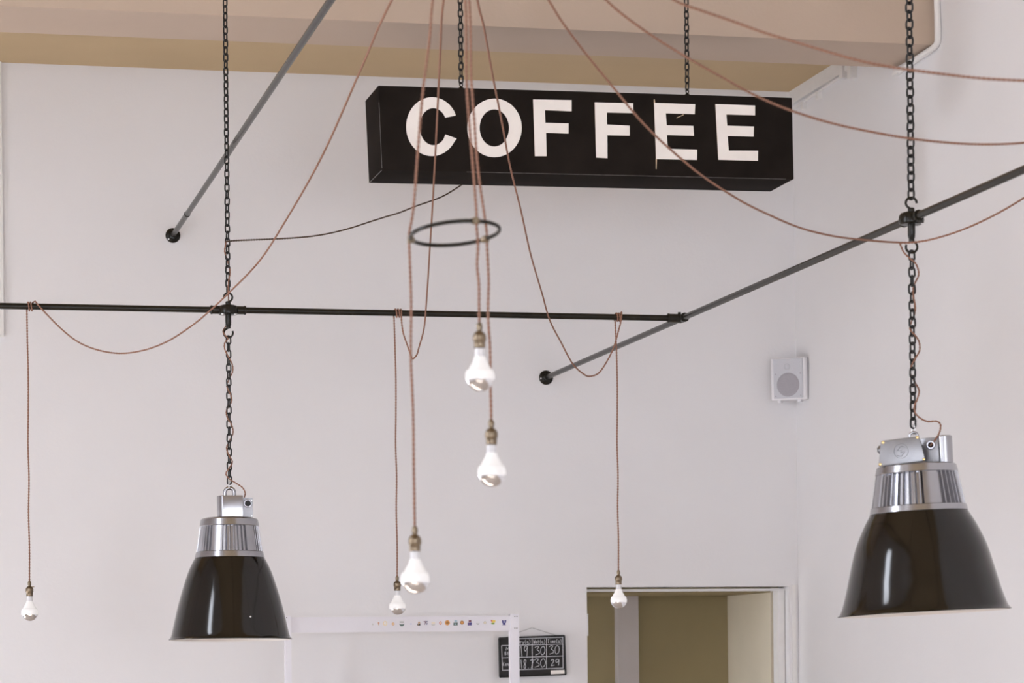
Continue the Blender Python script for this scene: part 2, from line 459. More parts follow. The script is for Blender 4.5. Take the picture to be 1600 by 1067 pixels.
def hanger(p, ax, hook_side, tilt):
    """round junction body on a pipe with an upper hook, a stem and a lower hook"""
    perp = Vector((0, 0, 1)).cross(ax)
    bm = bmesh.new()
    lathe(bm, [(0, 0.019), (0.020, 0.018), (0.030, 0.0145), (0.0345, 0.007), (0.036, -0.005), (0.035, -0.013), (0.030, -0.017), (0, -0.018)], 36, T(p))
    h = obj('junction_body', bm, MT['iron'], frame, 35, mt)
    for s in (-1, 1):
        bm = bmesh.new()
        cyl(bm, p + ax * (s * 0.028), p + ax * (s * 0.062), 0.0145, 18, bev=0.002)
        cyl(bm, p + ax * (s * 0.054), p + ax * (s * 0.062), 0.016, 18, bev=0.002)
        obj('pipe_sleeve', bm, MT['iron'], h, 40, mt)
    for s in (-1, 1):
        bm = bmesh.new(); q = p + perp * (-0.025) + ax * (s * 0.022) + Vector((0, 0, -0.016))
        lathe(bm, [(0, -0.004), (0.004, -0.003), (0.005, 0)], 10, T(q)); obj('lug_screw', bm, MT['zinc'], h, 40, mt)
    bm = bmesh.new()
    lathe(bm, [(0, 0.030), (0.008, 0.030), (0.0095, 0.027), (0.0095, 0.020), (0.008, 0.017)], 18, T(p)); obj('collar', bm, MT['iron'], frame, 35, mt)
    bm = bmesh.new()
    pr = [(0.0105, -0.016), (0.0105, -0.045), (0.0098, -0.047), (0.0105, -0.049), (0.0098, -0.051), (0.0095, -0.054), (0.0080, -0.056), (0.0080, -0.064), (0, -0.066)]
    lathe(bm, pr, 20, T(p)); obj('stem', bm, MT['iron'], frame, 40, mt)
    # open upper hook
    u = Vector((math.cos(tilt), math.sin(tilt), 0)) * hook_side; v = Vector((0, 0, 1))
    c = p + Vector((0, 0, 0.044))
    bm = bmesh.new()
    pts = [p + Vector((0, 0, 0.024)), p + Vector((0, 0, 0.029)) + u * 0.004] + torus_pts(c, u, v, 0.015, math.radians(-55), math.radians(185), 18)
    tube(bm, pts, 0.0036, 8); obj('upper_hook', bm, MT['iron'], frame, 40, mt)
    c = p + Vector((0, 0, -0.080))
    bm = bmesh.new()
    pts = [p + Vector((0, 0, -0.060)), p + Vector((0, 0, -0.064)) - u * 0.004] + torus_pts(c, -u, v, 0.016, math.radians(60), math.radians(-205), 18)
    tube(bm, pts, 0.0034, 8); obj('lower_hook', bm, MT['iron'], frame, 40, mt)
    return p + Vector((0, 0, 0.0585)), p + Vector((0, 0, -0.0955))
HL = Vector((XHL, YJ, ZPC)); HR = Vector((XP, YHR, ZP))
HLt, HLb = hanger(HL, Vector((1, 0, 0)), 1, -0.25)
HRt, HRb = hanger(HR, Vector((0, 1, 0)), -1, -0.25)

# separate higher pipe at the left
pl = at_Y(270, 368, YW); mt2 = T(pl)
lp = thing('wall_pipe', 'slanting-looking black pipe running from round flange at upper left of back wall', 'pipe', mt2)
bm = bmesh.new(); cyl(bm, (pl.x, YW - 0.004, pl.z), (pl.x, 3.4, pl.z), RP, 20); obj('pipe', bm, MT['iron'], lp, 40, mt2)
flange(lp, mt2, pl, math.radians(222))
bm = bmesh.new(); yj = YW * 0.952
cyl(bm, (pl.x, yj, pl.z), (pl.x, yj - 0.012, pl.z), RP + 0.002, 20, bev=0.002); obj('pipe_coupling', bm, MT['iron'], lp, 40, mt2)

# ------------------------------------------------------------------ chains
def link_mesh(bm, m, half=0.00585, ss=0.0068, r=0.0024):
    """oval link: centre line half width `half`, straight half length ss"""
    ctr = [Vector((half * math.cos(PI * k / 8), 0, ss + half * math.sin(PI * k / 8))) for k in range(9)]
    ctr += [Vector((-half * math.cos(PI * k / 8), 0, -ss - half * math.sin(PI * k / 8))) for k in range(9)]
    tube(bm, [m @ p for p in ctr], r, 7, closed=True)
def chain(name, label, A, B, rot0, half=0.0078, drift=0.02, r=0.0028):
    """links from A (top) to B (bottom)"""
    inner = 0.0238; ss = (inner + 2 * r) / 2 - half
    A, B = Vector(A), Vector(B); L = (B - A).length
    n = max(1, round(L / inner)); pit = L / n
    bm = bmesh.new(); rnd = random.Random(int(A.x * 1000) + 5)
    dv = (B - A).normalized(); q = Vector((0, 0, -1)).rotation_difference(dv).to_matrix().to_4x4()
    tw = 0.0
    for k in range(n):
        p = A + dv * (pit * (k + 0.5))
        tw += rnd.uniform(-drift, drift)
        a = rot0 + (PI / 2 if k % 2 else 0) + tw + rnd.uniform(-0.10, 0.10)
        link_mesh(bm, T(p) @ q @ Matrix.Rotation(a, 4, 'Z') @ Matrix.Rotation(rnd.uniform(-0.05, 0.05), 4, 'Y'), half, ss, r)
    o = obj(name, bm, MT['chain'], None, 60, T(A))
    o.matrix_world = T(A)
    return tag(o, label, 'chain', GC)
GC = 'black hanging chains'
chain('hanging_chain', 'black link chain from the ceiling to the hook above the cross pipe at left', Vector((HLt.x, HLt.y, ZC)), HLt - Vector((0, 0, 0.002)), 0.45, drift=0.05)
chain('hanging_chain', 'black link chain from the ceiling to the hook on the slanting long pipe at right', Vector((HRt.x, HRt.y, ZC)), HRt - Vector((0, 0, 0.002)), 0.25, 0.0104, drift=0.04, r=0.0031)

# ------------------------------------------------------------------ pendant lamps
def lamp_mtx(px, py, Yl, tilt_y, tilt_x):
    p = at_Y(px, py, Yl); v = p - EYE
    return T(p) @ Matrix.Rotation(-math.atan2(v.x, v.y), 4, 'Z') @ Matrix.Rotation(tilt_y, 4, 'Y') @ Matrix.Rotation(tilt_x, 4, 'X'), depth(p) / FPX
def fins(masked, amp, nf):
    def f(a, r, z):
        d = min(abs((a - m + PI) % (2 * PI) - PI) for m in masked)
        if d < 0.19: return r * 0.985
        t = (a * nf / (2 * PI)) % 1.0
        return r * (1.0 if t < 0.13 else 1 - amp * (0.55 if t < 0.26 or t > 0.9 else 1.0))
    return f
def lamp_body(root, s, zt, bands, shade, masks, nf):
    """bands: (top band hw0, hw1, z0, z1), neck (hw0, z0, hw1, z1), low band; shade: [(hw, z)] from collar to rim (pixels over rim)"""
    (b0, b1, bz0, bz1), (n0, nz0, n1, nz1), (l0, lz0, l1, lz1) = bands
    q = lambda pts: [(r * s, z * s) for r, z in pts]
    bm = bmesh.new()
    lathe(bm, q([(0, bz0 + 3.5), (b0 - 8, bz0 + 3), (b0 - 2.5, bz0 + 1.5), (b0 - 0.5, bz0), (b1, bz1 + 1.0), (b1 - 1, bz1), (b1 - 6, bz1 - 0.5)]), 64)
    obj('top_band', bm, MT['alu'], root, 35)
    bm = bmesh.new()
    prof = [(n0 + (n1 - n0) * k / 6, nz0 + (nz1 - nz0) * k / 6) for k in range(7)]
    lathe(bm, q(prof), nf * 8, None, fins(masks, 0.075, nf))
    obj('finned_neck', bm, MT['alu'], root, 28)
    bm = bmesh.new()
    lathe(bm, q([(l0 - 5, lz0 + 1.2), (l0 - 1, lz0 + 0.8), (l0, lz0), (l1, lz1 + 0.5), (l1 - 0.8, lz1), (l1 - 6, lz1 - 0.3)]), 64)
    obj('lower_band', bm, MT['alu'], root, 35)
    bm = bmesh.new()
    pts = spline([Vector((r, 0, z)) for r, z in shade], 6)
    R = shade[-1][0]; zr = shade[-1][1]
    outer = [(p.x, p.z) for p in pts]
    rim = [(R + 2.0, zr - 1.6), (R + 2.8, zr - 2.6), (R + 2.4, zr - 3.6), (R + 0.8, zr - 3.4)]
    inner = [(r - 1.3, z - 0.4) for r, z in outer[::-1]]
    lathe(bm, q([(outer[0][0] - 6, outer[0][1] + 0.5)] + outer + rim + inner), 96)
    sh = obj('shade', bm, MT['enamel'], root, 50)
    bm = bmesh.new()
    inn = [(r - 1.5, z - 1.0) for r, z in outer]
    lathe(bm, q([(0, inn[0][1] - 3)] + inn + [(R + 0.6, zr - 3.9)]), 96)
    obj('inner_reflector', bm, MT['white_enamel'], root, 50)['label'] = 'white enamel inside of shade'
    return sh
def lug(root, s, x, y, z, r, rw):
    bm = bmesh.new()
    c = Vector((x * s, y * s, z * s)); u = Vector((1, 0, 0)); v = Vector((0, 0, 1))
    pts = [c + u * (r * s) - v * (r * 0.9 * s)] + torus_pts(c, u, v, r * s, 0, PI, 16) + [c - u * (r * s) - v * (r * 0.9 * s)]
    tube(bm, pts, rw * s, 10)
    obj('hanging_lug', bm, MT['alu'], root, 50)
def shackle(root, s, x, y, z, h, rot):
    bm = bmesh.new()
    m = T((x * s, y * s, (z + h / 2) * s)) @ Matrix.Rotation(rot, 4, 'Z')
    link_mesh(bm, m, 2.3 * s, (h / 2 - 3.2) * s, 0.85 * s)
    obj('shackle', bm, MT['zinc'], root, 60)

# left lamp
mL, sL = lamp_mtx(360.2, 998.5, YJ, math.radians(0.0), math.radians(-1.1))
lampL = thing('pendant_lamp', 'left black industrial pendant lamp with bright stripe highlight, smaller of the two', 'lamp', mL, 'industrial pendant lamps')
sh = lamp_body(lampL, sL, 0,
    ((45.0, 46.5, 186.5, 176.0), (45.5, 177, 51.5, 135), (52.5, 135.5, 54.5, 126.5)),
    [(54, 127), (57.5, 121), (64.5, 106), (73.0, 81), (80.5, 55), (86.5, 30), (91.8, 7), (93.3, 2.5)],
    [math.radians(-114), math.radians(-45), math.radians(60), math.radians(150)], 44)
bm = bmesh.new(); lathe(bm, [(0, 1.1 * sL), (1.3 * sL, 0.5 * sL), (1.6 * sL, 0)], 12, axis_m(Vector((31 * sL, -81.0 * sL, 32 * sL)), (0.36, -0.90, 0.2)))
obj('rivet', bm, MT['zinc'], sh, 40)
k = sL
bm = bmesh.new()
prism_z(bm, [(x * k, y * k) for x, y in ((-19, 12), (-19, -8), (-16, -16), (-11, -21), (22, -21), (22, 12))], 187 * k, 223.5 * k); bevel(bm, 1.3 * k, 2)
hb = obj('gear_box', bm, MT['alu'], lampL, 35)
bm = bmesh.new()
box(bm, (22 * k, -14 * k, 186.5 * k), (36.5 * k, 10 * k, 220 * k)); bevel(bm, 1.0 * k, 2)
tb = obj('terminal_box', bm, MT['alu_dull'], lampL, 35)
bm = bmesh.new()
lathe(bm, [(4.3 * k, 0), (6.8 * k, 0), (6.8 * k, 2.2 * k), (5.9 * k, 3 * k), (4.8 * k, 3 * k), (4.3 * k, 2.2 * k), (4.3 * k, 0)], 28, axis_m(Vector((29 * k, -14.0 * k, 211 * k)), (0, -1, 0)))
obj('cable_port', bm, MT['alu'], tb, 40)
bm = bmesh.new(); cyl(bm, (29 * k, -14.1 * k, 211 * k), (29 * k, -14.6 * k, 211 * k), 4.4 * k, 24); obj('port_plug', bm, MT['dark'], tb, 40)
for z in (191.5, 216):
    bm = bmesh.new(); cyl(bm, (35 * k, -14 * k, z * k), (35 * k, -15 * k, z * k), 1.0 * k, 10); obj('screw', bm, MT['zinc'], tb, 40)
lug(lampL, k, 0.8, -3, 229, 7.3, 3.0)
shackle(lampL, k, 0.8, -3, 233.5, 14, 1.1)
LLtop = mL @ Vector((0.8 * k, -3 * k, 243 * k))
chain('hanging_chain', 'black link chain between the cross pipe hook and the left pendant lamp', HLb + Vector((0, 0, 0.003)), LLtop, 0.3, drift=0.06)

# right lamp
mR, sR = lamp_mtx(1444.2, 957.0, YHR, math.radians(-2.55), math.radians(-0.3))
lampR = thing('pendant_lamp', 'large right black pendant lamp, tilted, with round emblem plate on its aluminium head', 'lamp', mR, 'industrial pendant lamps')
lamp_body(lampR, sR, 0,
    ((62.5, 64.5, 228.5, 217), (63.5, 218, 73.5, 164), (74.5, 165.5, 76.5, 156)),
    [(75.5, 157), (79, 151), (88, 135), (102, 103), (112.5, 65), (121, 32), (129.5, 6.5), (132, 2.5)],
    [math.radians(-72), math.radians(20), math.radians(110), math.radians(200)], 46)
k = sR
bm = bmesh.new()
box(bm, (-47 * k, -30 * k, 229 * k), (8 * k, 26 * k, 262 * k)); bevel(bm, 2.5 * k, 2)
obj('gear_box', bm, MT['alu_dull'], lampR, 35)
bm = bmesh.new()
prism(bm, [(x * k, z * k) for x, z in ((-52, 269), (7, 273), (15, 234), (-58, 230))], -38 * k, -32 * k); bevel(bm, 2.0 * k, 2)
pt = obj('emblem_plate', bm, MT['alu_dull'], lampR, 35)
for x, z in ((-49, 266.5), (4, 271), (12.3, 236.5), (-55.2, 233)):
    bm = bmesh.new(); lathe(bm, [(0, 1.4 * k), (1.8 * k, 1.0 * k), (2.4 * k, 0)], 12, axis_m(Vector((x * k, -38 * k, z * k)), (0, -1, 0)))
    obj('bolt', bm, MT['brass_bright'], pt, 40)
bm = bmesh.new()
ce = Vector((-22 * k, -38.2 * k, 251 * k)); U = Vector((1, 0, 0)); V = Vector((0, 0, 1))
tube(bm, torus_pts(ce, U, V, 11 * k, 0, 2 * PI, 32)[:-1], 0.55 * k, 6, closed=True)
zz = [(7, 5), (0, 8), (-6, 1), (1, 1), (-1, -2), (6, -1), (0, -8), (-7, -6)]
tube(bm, [ce + U * (x * k) + V * (y * k) for x, y in zz], 0.5 * k, 6)
obj('emblem', bm, MT['alu_dull'], pt, 60)['label'] = 'round embossed lightning-like emblem'
bm = bmesh.new(); cyl(bm, (-47 * k, -18 * k, 257 * k), (-57 * k, -18 * k, 257 * k), 6.5 * k, 20, bev=1.0 * k)
obj('side_plug', bm, MT['alu_dull'], lampR, 40)
bm = bmesh.new(); cyl(bm, (-57 * k, -18 * k, 257 * k), (-58.5 * k, -18 * k, 257 * k), 3.5 * k, 14); obj('plug_hole', bm, MT['dark'], lampR, 40)
bm = bmesh.new(); cyl(bm, (45 * k, -12 * k, 227 * k), (45 * k, -12 * k, 273 * k), 12.5 * k, 32, bev=1.5 * k)
obj('capacitor_can', bm, MT['alu'], lampR, 35)
bm = bmesh.new(); prism_z(bm, [(x * k, y * k) for x, y in ((8, 18), (8, -14), (20, -20), (40, -20), (46, -10), (46, 18))], 229 * k, 271 * k); bevel(bm, 1.5 * k, 2)
tb = obj('terminal_box', bm, MT['alu_dull'], lampR, 35)
bm = bmesh.new()
lathe(bm, [(3.2 * k, 0), (7.5 * k, 0), (7.0 * k, 3 * k), (6.0 * k, 5.5 * k), (4.5 * k, 5.5 * k), (3.2 * k, 3 * k), (3.2 * k, 0)], 24, axis_m(Vector((24 * k, -20 * k, 259 * k)), (0, -1, 0.0)))
obj('cable_port', bm, MT['alu'], tb, 40)
bm = bmesh.new(); cyl(bm, (24 * k, -20.1 * k, 259 * k), (24 * k, -20.8 * k, 259 * k), 3.3 * k, 16); obj('port_hole', bm, MT['dark'], tb, 40)
for x in (27, 33):
    bm = bmesh.new(); cyl(bm, (x * k, -20 * k, 235 * k), (x * k, -22 * k, 235 * k), 2.0 * k, 12, bev=0.4 * k); obj('screw', bm, MT['alu_dull'], tb, 40)
lug(lampR, k, -1.5, -6, 276, 6.0, 2.2)
shackle(lampR, k, -1.5, -6, 278, 17, 0.35)
RLtop = mR @ Vector((-1.5 * k, -6 * k, 290 * k))
chain('hanging_chain', 'black link chain between the long pipe hook and the right pendant lamp', HRb + Vector((0, 0, 0.003)), RLtop, 0.2, 0.0088, drift=0.06, r=0.0029)

# supply flex that winds down each chain into the lamp head
def winding(root, mtx, pts, port):
    bm = bmesh.new(); flex(bm, spline([Vector(p) for p in pts] + [Vector(p) for p in port], 10), 0.0023)
    return obj('supply_cord', bm, MT['cord'], root, 60, mtx)
def wp(px, py, Yc, off): return at_Y(px, py, Yc + off)
f_, b_k = -0.016, 0.016
ptsL = [wp(353, 379, YJ, f_), wp(351, 392, YJ, f_), wp(355, 406, YJ, 0.012), wp(359.5, 423, YJ, 0.0), wp(357, 441, YJ, f_), wp(356.5, 456, YJ, -0.012),
        wp(357, 466, YJ, 0.012), wp(357, 474, YJ, 0.038), wp(357, 484, YJ, 0.043), wp(357, 496, YJ, 0.036), wp(353, 509, YJ, 0.016), wp(348.5, 518, YJ, -0.006), wp(353, 525, YJ, f_), wp(356, 529, YJ, f_),
        wp(351, 536, YJ, f_), wp(351, 545, YJ, f_), wp(356, 556, YJ, f_), wp(363, 570, YJ, 0.0), wp(363.5, 580, YJ, 0), wp(357, 594, YJ, b_k),
        wp(354.5, 604, YJ, 0.0), wp(360, 616, YJ, f_), wp(362, 626, YJ, 0.0), wp(354, 641, YJ, 0.004), wp(355, 652, YJ, f_), wp(362, 664, YJ, f_), wp(364, 676, YJ, 0.0),
        wp(358, 690, YJ, b_k), wp(354, 700, YJ, 0.0), wp(358, 712, YJ, f_), wp(363, 722, YJ, 0), wp(357, 733, YJ, f_), wp(353, 740, YJ, f_), wp(358, 748, YJ, -0.02),
        wp(368, 754.5, YJ, -0.03), wp(379, 762, YJ, -0.03), wp(383, 770, YJ, -0.028)]
winding(lampL, mL, ptsL, [mL @ Vector((23.5 * sL, -6 * sL, 221 * sL)), mL @ Vector((23.5 * sL, -4 * sL, 216 * sL))])
ptsR = [wp(1406, 380, YHR, -0.016), wp(1409, 388, YHR, -0.016), wp(1412, 394, YHR, -0.010), wp(1421, 403, YHR, f_), wp(1430, 411, YHR, f_), wp(1434.5, 421, YHR, -0.01), wp(1435, 431, YHR, 0),
        wp(1430, 441, YHR, 0.014), wp(1427, 451, YHR, 0.0), wp(1427.5, 464, YHR, f_), wp(1430, 478, YHR, f_), wp(1429, 490, YHR, 0), wp(1424, 503, YHR, 0.012), wp(1422, 514, YHR, 0),
        wp(1430, 524, YHR, f_), wp(1436, 534, YHR, -0.005), wp(1437, 547, YHR, 0), wp(1430, 560, YHR, f_), wp(1425, 570, YHR, 0), wp(1422, 582, YHR, 0.0), wp(1429, 596, YHR, b_k), wp(1436, 610, YHR, 0),
        wp(1433, 624, YHR, f_), wp(1429, 634, YHR, f_), wp(1430, 645, YHR, -0.018), wp(1439, 654, YHR, -0.024), wp(1450, 658.5, YHR, -0.03), wp(1463, 658, YHR, -0.034), wp(1469, 662, YHR, -0.036),
        wp(1469, 672, YHR, -0.042), wp(1464, 683, YHR, -0.048)]
winding(lampR, mR, ptsR, [mR @ Vector((24.3 * sR, -24 * sR, 259 * sR)), mR @ Vector((24 * sR, -20.5 * sR, 258.8 * sR))])

# ------------------------------------------------------------------ the sign
YS = YJ + 0.14; TS = 0.275
def sp(px, py, dy=0.0): return at_Y(px, py, YS) + Vector((0, dy, 0))
fc = [sp(591, 133.5), sp(1237.5, 152.5), sp(1240.5, 280), sp(597, 265.5)]
sb = sp(915, 210); ms = T(sb)
sign = thing('hanging_sign', 'long black box sign with white COFFEE lettering hung on two chains', 'sign', ms)
bm = bmesh.new(); hexa(bm, fc, [p + Vector((0, TS, 0)) for p in fc]); bevel(bm, 0.003, 2)
obj('sign_box', bm, MT['sign'], sign, 30, ms)
bm = bmesh.new()
for a, b in ((0, 3), (3, 2)):
    tube(bm, [fc[a] + (fc[b] - fc[a]) * t + Vector((0, -0.0002, 0.0)) for t in (0.2, 0.5, 0.98)], 0.0012, 6)
tube(bm, [fc[3] + Vector((0, t, 0)) for t in (0.005, TS / 2, TS - 0.005)], 0.0015, 6)
obj('folded_seam', bm, MT['sign_edge'], sign, 60, ms)['label'] = 'folded edge seam with painted grey highlight'
def ell(cx, cy, rx, ry, a0, a1, n=40):
    return [(cx + rx * math.cos(math.radians(a0 + (a1 - a0) * k / n)), cy - ry * math.sin(math.radians(a0 + (a1 - a0) * k / n))) for k in range(n + 1)]
def letter(label, outer, inner=None, extra=None):
    bm = bmesh.new()
    if inner:                                               # ring: outer and inner run alike
        n = len(outer)
        V = {}
        for key, pl_, dy in (('of', outer, -0.0022), ('if', inner, -0.0022), ('ob', outer, 0.001), ('ib', inner, 0.001)):
            V[key] = [bm.verts.new(sp(x, y, dy)) for x, y in pl_]
        closed = inner[0] != outer[0] and (Vector(outer[0]) - Vector(outer[-1])).length < 0.5
        rng = range(n if closed else n - 1)
        if closed:
            pass
        for i in (range(n - 1)):
            j = i + 1
            for f in ((V['of'][i], V['of'][j], V['if'][j], V['if'][i]), (V['ob'][i], V['ib'][i], V['ib'][j], V['ob'][j]),
                      (V['of'][i], V['ob'][i], V['ob'][j], V['of'][j]), (V['if'][i], V['if'][j], V['ib'][j], V['ib'][i])):
                bm.faces.new(f)
        for i in ((0, -1) if not closed else ()):
            bm.faces.new((V['of'][i], V['if'][i], V['ib'][i], V['ob'][i]))
        if closed: bmesh.ops.remove_doubles(bm, verts=bm.verts[:], dist=0.0003)
        bmesh.ops.recalc_face_normals(bm, faces=bm.faces[:])
    else:
        hexa(bm, [sp(x, y, -0.0022) for x, y in outer], [sp(x, y, 0.001) for x, y in outer])
    if extra:
        for e in extra: 
            n0 = len(bm.faces)
            hexa(bm, [sp(x, y, -0.0012) for x, y in e], [sp(x, y, 0.001) for x, y in e])
            bm.faces.ensure_lookup_table()
            for f in bm.faces[n0:]: f.material_index = 1
    for f in bm.faces:                                      # cut edges of the acrylic are cream
        if abs(f.normal.y) < 0.5 and not inner: f.material_index = 1
    o = obj('letter', bm, [MT['letter'], MT['letter_edge']], sign, 30, ms)
    o['label'] = label
Co = ell(675, 198, 40.5, 46, 23, 336, 48); Ci = ell(677, 198, 21.5, 29, 35, 325, 48)
Ci[0] = (695.7, 184); Ci[-1] = (695.7, 210); Co[0] = (712, 180.6); Co[-1] = (713.5, 216.7)
letter('white letter C', Co, Ci)
letter('white letter O', ell(772.6, 200, 42.5, 45.8, 0, 360, 56), ell(772.2, 200, 23, 29, 0, 360, 56))
letter('first white letter F', [(832.8,155.6),(893,156.5),(893,174),(851.3,172.2),(852,192),(888.2,192.9),(888.2,208.8),(853,207.6),(853.8,244.2),(835.6,244.2)])
letter('second white letter F', [(929,160),(989.2,161.5),(989.2,176.8),(948,176),(948.5,194.7),(983.6,196.6),(983.6,212),(948.8,211.3),(949,247.3),(931.3,246.3)])
letter('first white letter E with gap in the black film beside it', [(1021.8,160.9),(1086,163),(1085.3,178.4),(1040.2,177.2),(1041.5,196),(1083,196.9),(1084,212.2),(1041.8,211),(1043.3,232.6),(1089,234),(1088.7,250),(1024.9,248.8)],
       extra=[[(1021.6,155.5),(1022.8,155.5),(1023.6,161),(1021.6,161)], [(1024.6,248),(1026.2,248),(1025.6,264),(1024.8,264)], [(1057,184),(1068,178.8),(1068.3,179.6),(1057.4,184.6)]])
letter('last white letter E', [(1117.5,162.8),(1179.5,165),(1179.5,180.3),(1134.7,179),(1136,196.6),(1177.6,197.8),(1177.3,213.5),(1136.6,212.5),(1138.5,235.4),(1184.2,235.7),(1183.9,251.3),(1122.2,249.8)])
for px, py, which in ((722.5, 137.5, 'left'), (1076.5, 147.8, 'right')):
    p = at_Y(px, py, YS) + Vector((0, 0.022, 0.0))
    bm = bmesh.new()
    lathe(bm, [(0, 0.009), (0.006, 0.008), (0.010, 0.003), (0.011, -0.004)], 16, T(p))
    tube(bm, torus_pts(p + Vector((0, 0, 0.017)), Vector((0.8, 0.6, 0)), Vector((0, 0, 1)), 0.008, 0, 2 * PI, 18)[:-1], 0.0022, 7, closed=True)
    obj('eye_bolt', bm, MT['iron'], sign, 50, ms)
    q = p + Vector((0, 0, 0.023))
    chain('hanging_chain', 'black link chain holding the %s end of the COFFEE sign' % which, Vector((q.x, q.y, ZC)), q, 0.75 if which == 'left' else 0.25, 0.0082, drift=0.03)

# ------------------------------------------------------------------ hanging bulbs
def lm(prof, seg=28):
    bm = bmesh.new(); lathe(bm, [(r / 1000, z / 1000) for r, z in prof], seg); return bm
protos = {}
def mesh_of(key, prof, m, seg=28, sharp=50):
    bm = lm(prof, seg); me = bpy.data.meshes.new(key); bm.to_mesh(me); bm.free(); me.materials.append(m)
    me.shade_smooth(); me.set_sharp_from_angle(angle=math.radians(sharp)); protos[key] = me
mesh_of('cord_grip', [(0, 1), (2.5, 1), (4.5, -1), (6.0, -5), (6.2, -11), (5.2, -15), (4.6, -17), (4.6, -18)], MT['brass'])
mesh_of('socket', [(4, -16.5), (6, -17.5), (10.5, -21), (13.0, -26), (13.4, -30), (12.8, -32), (13.4, -33), (13.4, -35.5), (11.6, -37.5), (11.2, -50), (11.6, -51), (10.4, -51.5), (9, -51)], MT['brass'])
mesh_of('bulb_neck', [(9.3, -50), (9.6, -51), (9.8, -58), (10.0, -64), (10.6, -67.5)], MT['bulb_cap'])
RB, ZCB = 29.5, -108.0
a_top = math.radians(28)
body = spline([Vector((r, 0, z)) for r, z in ((10.6, -67.5), (12.0, -72), (15.2, -79), (19.6, -87), (24.2, -95.0))], 5)[:-1]
body += [Vector((RB * math.cos(a), 0, ZCB + RB * math.sin(a))) for a in [0.455 - (0.455 + 0.22) * k / 8 for k in range(9)]]
mesh_of('bulb_glass', [(p.x, p.z) for p in body], MT['glow'], 36, 80)
mesh_of('mirror_crown', [(RB * math.cos(-0.22 - (PI/2 - 0.22) * k / 14), ZCB + RB * math.sin(-0.22 - (PI/2 - 0.22) * k / 14)) for k in range(14)] + [(0, ZCB - RB)], MT['mirror'], 36, 80)
key_bm = bmesh.new(); box(key_bm, (0.006, -0.002, -0.021), (0.016, 0.002, -0.018)); 
me = bpy.data.meshes.new('switch_key'); key_bm.to_mesh(me); key_bm.free(); me.materials.append(MT['brass']); protos['switch_key'] = me

YR = at_d(711, 364, 5.6).y
hubp = at_Y(722, -225, YR + 0.08)
hubtop = Vector((hubp.x, hubp.y, ZC))
cord_n = [0]
def from_rose():
    i = cord_n[0]; cord_n[0] += 1
    o = Vector((0.022 * math.cos(i * 0.7), 0.022 * math.sin(i * 0.7), 0))
    return [hubtop + o, hubp + o + Vector((0, 0, 0.25)), hubp + o]
def hanging_bulb(label, pts, end, group, wrap=None, key=False):
    """pts: world path of the cord, end: top of the cord grip"""
    mt = T(end)
    root = thing('hanging_bulb', label, 'light', mt, group)
    bm = bmesh.new()
    flex(bm, pts + [end + Vector((0, 0, -0.006))])
    obj('cord', bm, MT['cord'], root, 60, mt)
    rz = random.uniform(0, 6)
    parts = {}
    for nme in ('cord_grip', 'socket', 'bulb_neck', 'bulb_glass', 'mirror_crown'):
        o = bpy.data.objects.new(nme, protos[nme]); C.objects.link(o)
        o.parent = parts['bulb_glass'] if nme == 'mirror_crown' else root
        parts[nme] = o
    if key:
        o = bpy.data.objects.new('switch_key', protos['switch_key']); C.objects.link(o); o.parent = parts['socket']
    parts['mirror_crown']['label'] = 'mirrored silver crown of the bulb'
    return root
def wrap_pts(x0, x1, turns):
    """helix round the cross pipe from x0 to x1, ending at the front"""
    r = RP + 0.0035; n = int(turns * 14); out = []
    for k in range(n + 1):
        t = k / n; a = PI / 2 + 2 * PI * turns * t
        out.append(Vector((x0 + (x1 - x0) * t, YJ - r * math.cos(a), ZPC + r * math.sin(a))))
    return out
Y0 = hubp.y
def path(lst): return [at_Y(x, y, Y0 + (YJ - 0.02 - Y0) * t) for x, y, t in lst]
GB = 'mirror-crowned bulbs on brown fabric cords'
def pipe_bulb(label, lst, xa, xb, px, py, key=False):
    sw = spline(from_rose() + path(lst), 10)
    xw0 = at_Y(xa, 485, YJ).x; xw1 = at_Y(xb, 485, YJ).x
    w_ = wrap_pts(xw0, xw1, 2.5)
    end = at_Y(px, py, YJ - RP - 0.004)
    end.x = (end.x + xw1) / 2 * 0 + end.x
    last = w_[-1]
    top = Vector((last.x, YJ - RP - 0.003, ZPC - 0.004))
    n = 8
    drop = [top.lerp(end, t / n) for t in range(1, n + 1)]
    sway = [0, .002, .001, -.001, .0015, -.001, .001, 0.0005, 0]
    for i, p in enumerate(drop): p.x += sway[i] if i < n - 1 else 0
    hanging_bulb(label, sw + spline(w_, 3) + spline(drop, 8)[:-1], end, GB, key=key)
pipe_bulb('leftmost small bulb hanging from the cross pipe near the left picture edge',
    [(612, 0, .22), (560, 117, .40), (500, 250, .58), (446, 345, .70), (405, 408, .78), (358, 457, .85), (325, 488, .89), (298, 510, .92), (262, 533, .94), (225, 547, .96), (185, 552, .98), (150, 546, .99), (120, 533, 1), (96, 514, 1), (75, 493, 1), (61, 478, 1), (55, 470.5, 1.003)], 51.5, 42, 46, 908, True)
pipe_bulb('small bulb hanging from the cross pipe left of the big blurred bulbs, above white rail',
    [(693, 0, .22), (688, 78, .36), (685, 141, .48), (680, 244, .64), (675, 334, .76), (671, 397, .84), (667, 460, .90), (662, 515, .95), (655, 541, .97), (650, 556, .99), (645.5, 560.5, .99), (641, 552, 1), (636, 538, 1), (630, 520, 1), (627.5, 502, 1), (627, 484, 1.003)], 626, 615.5, 620.5, 900)
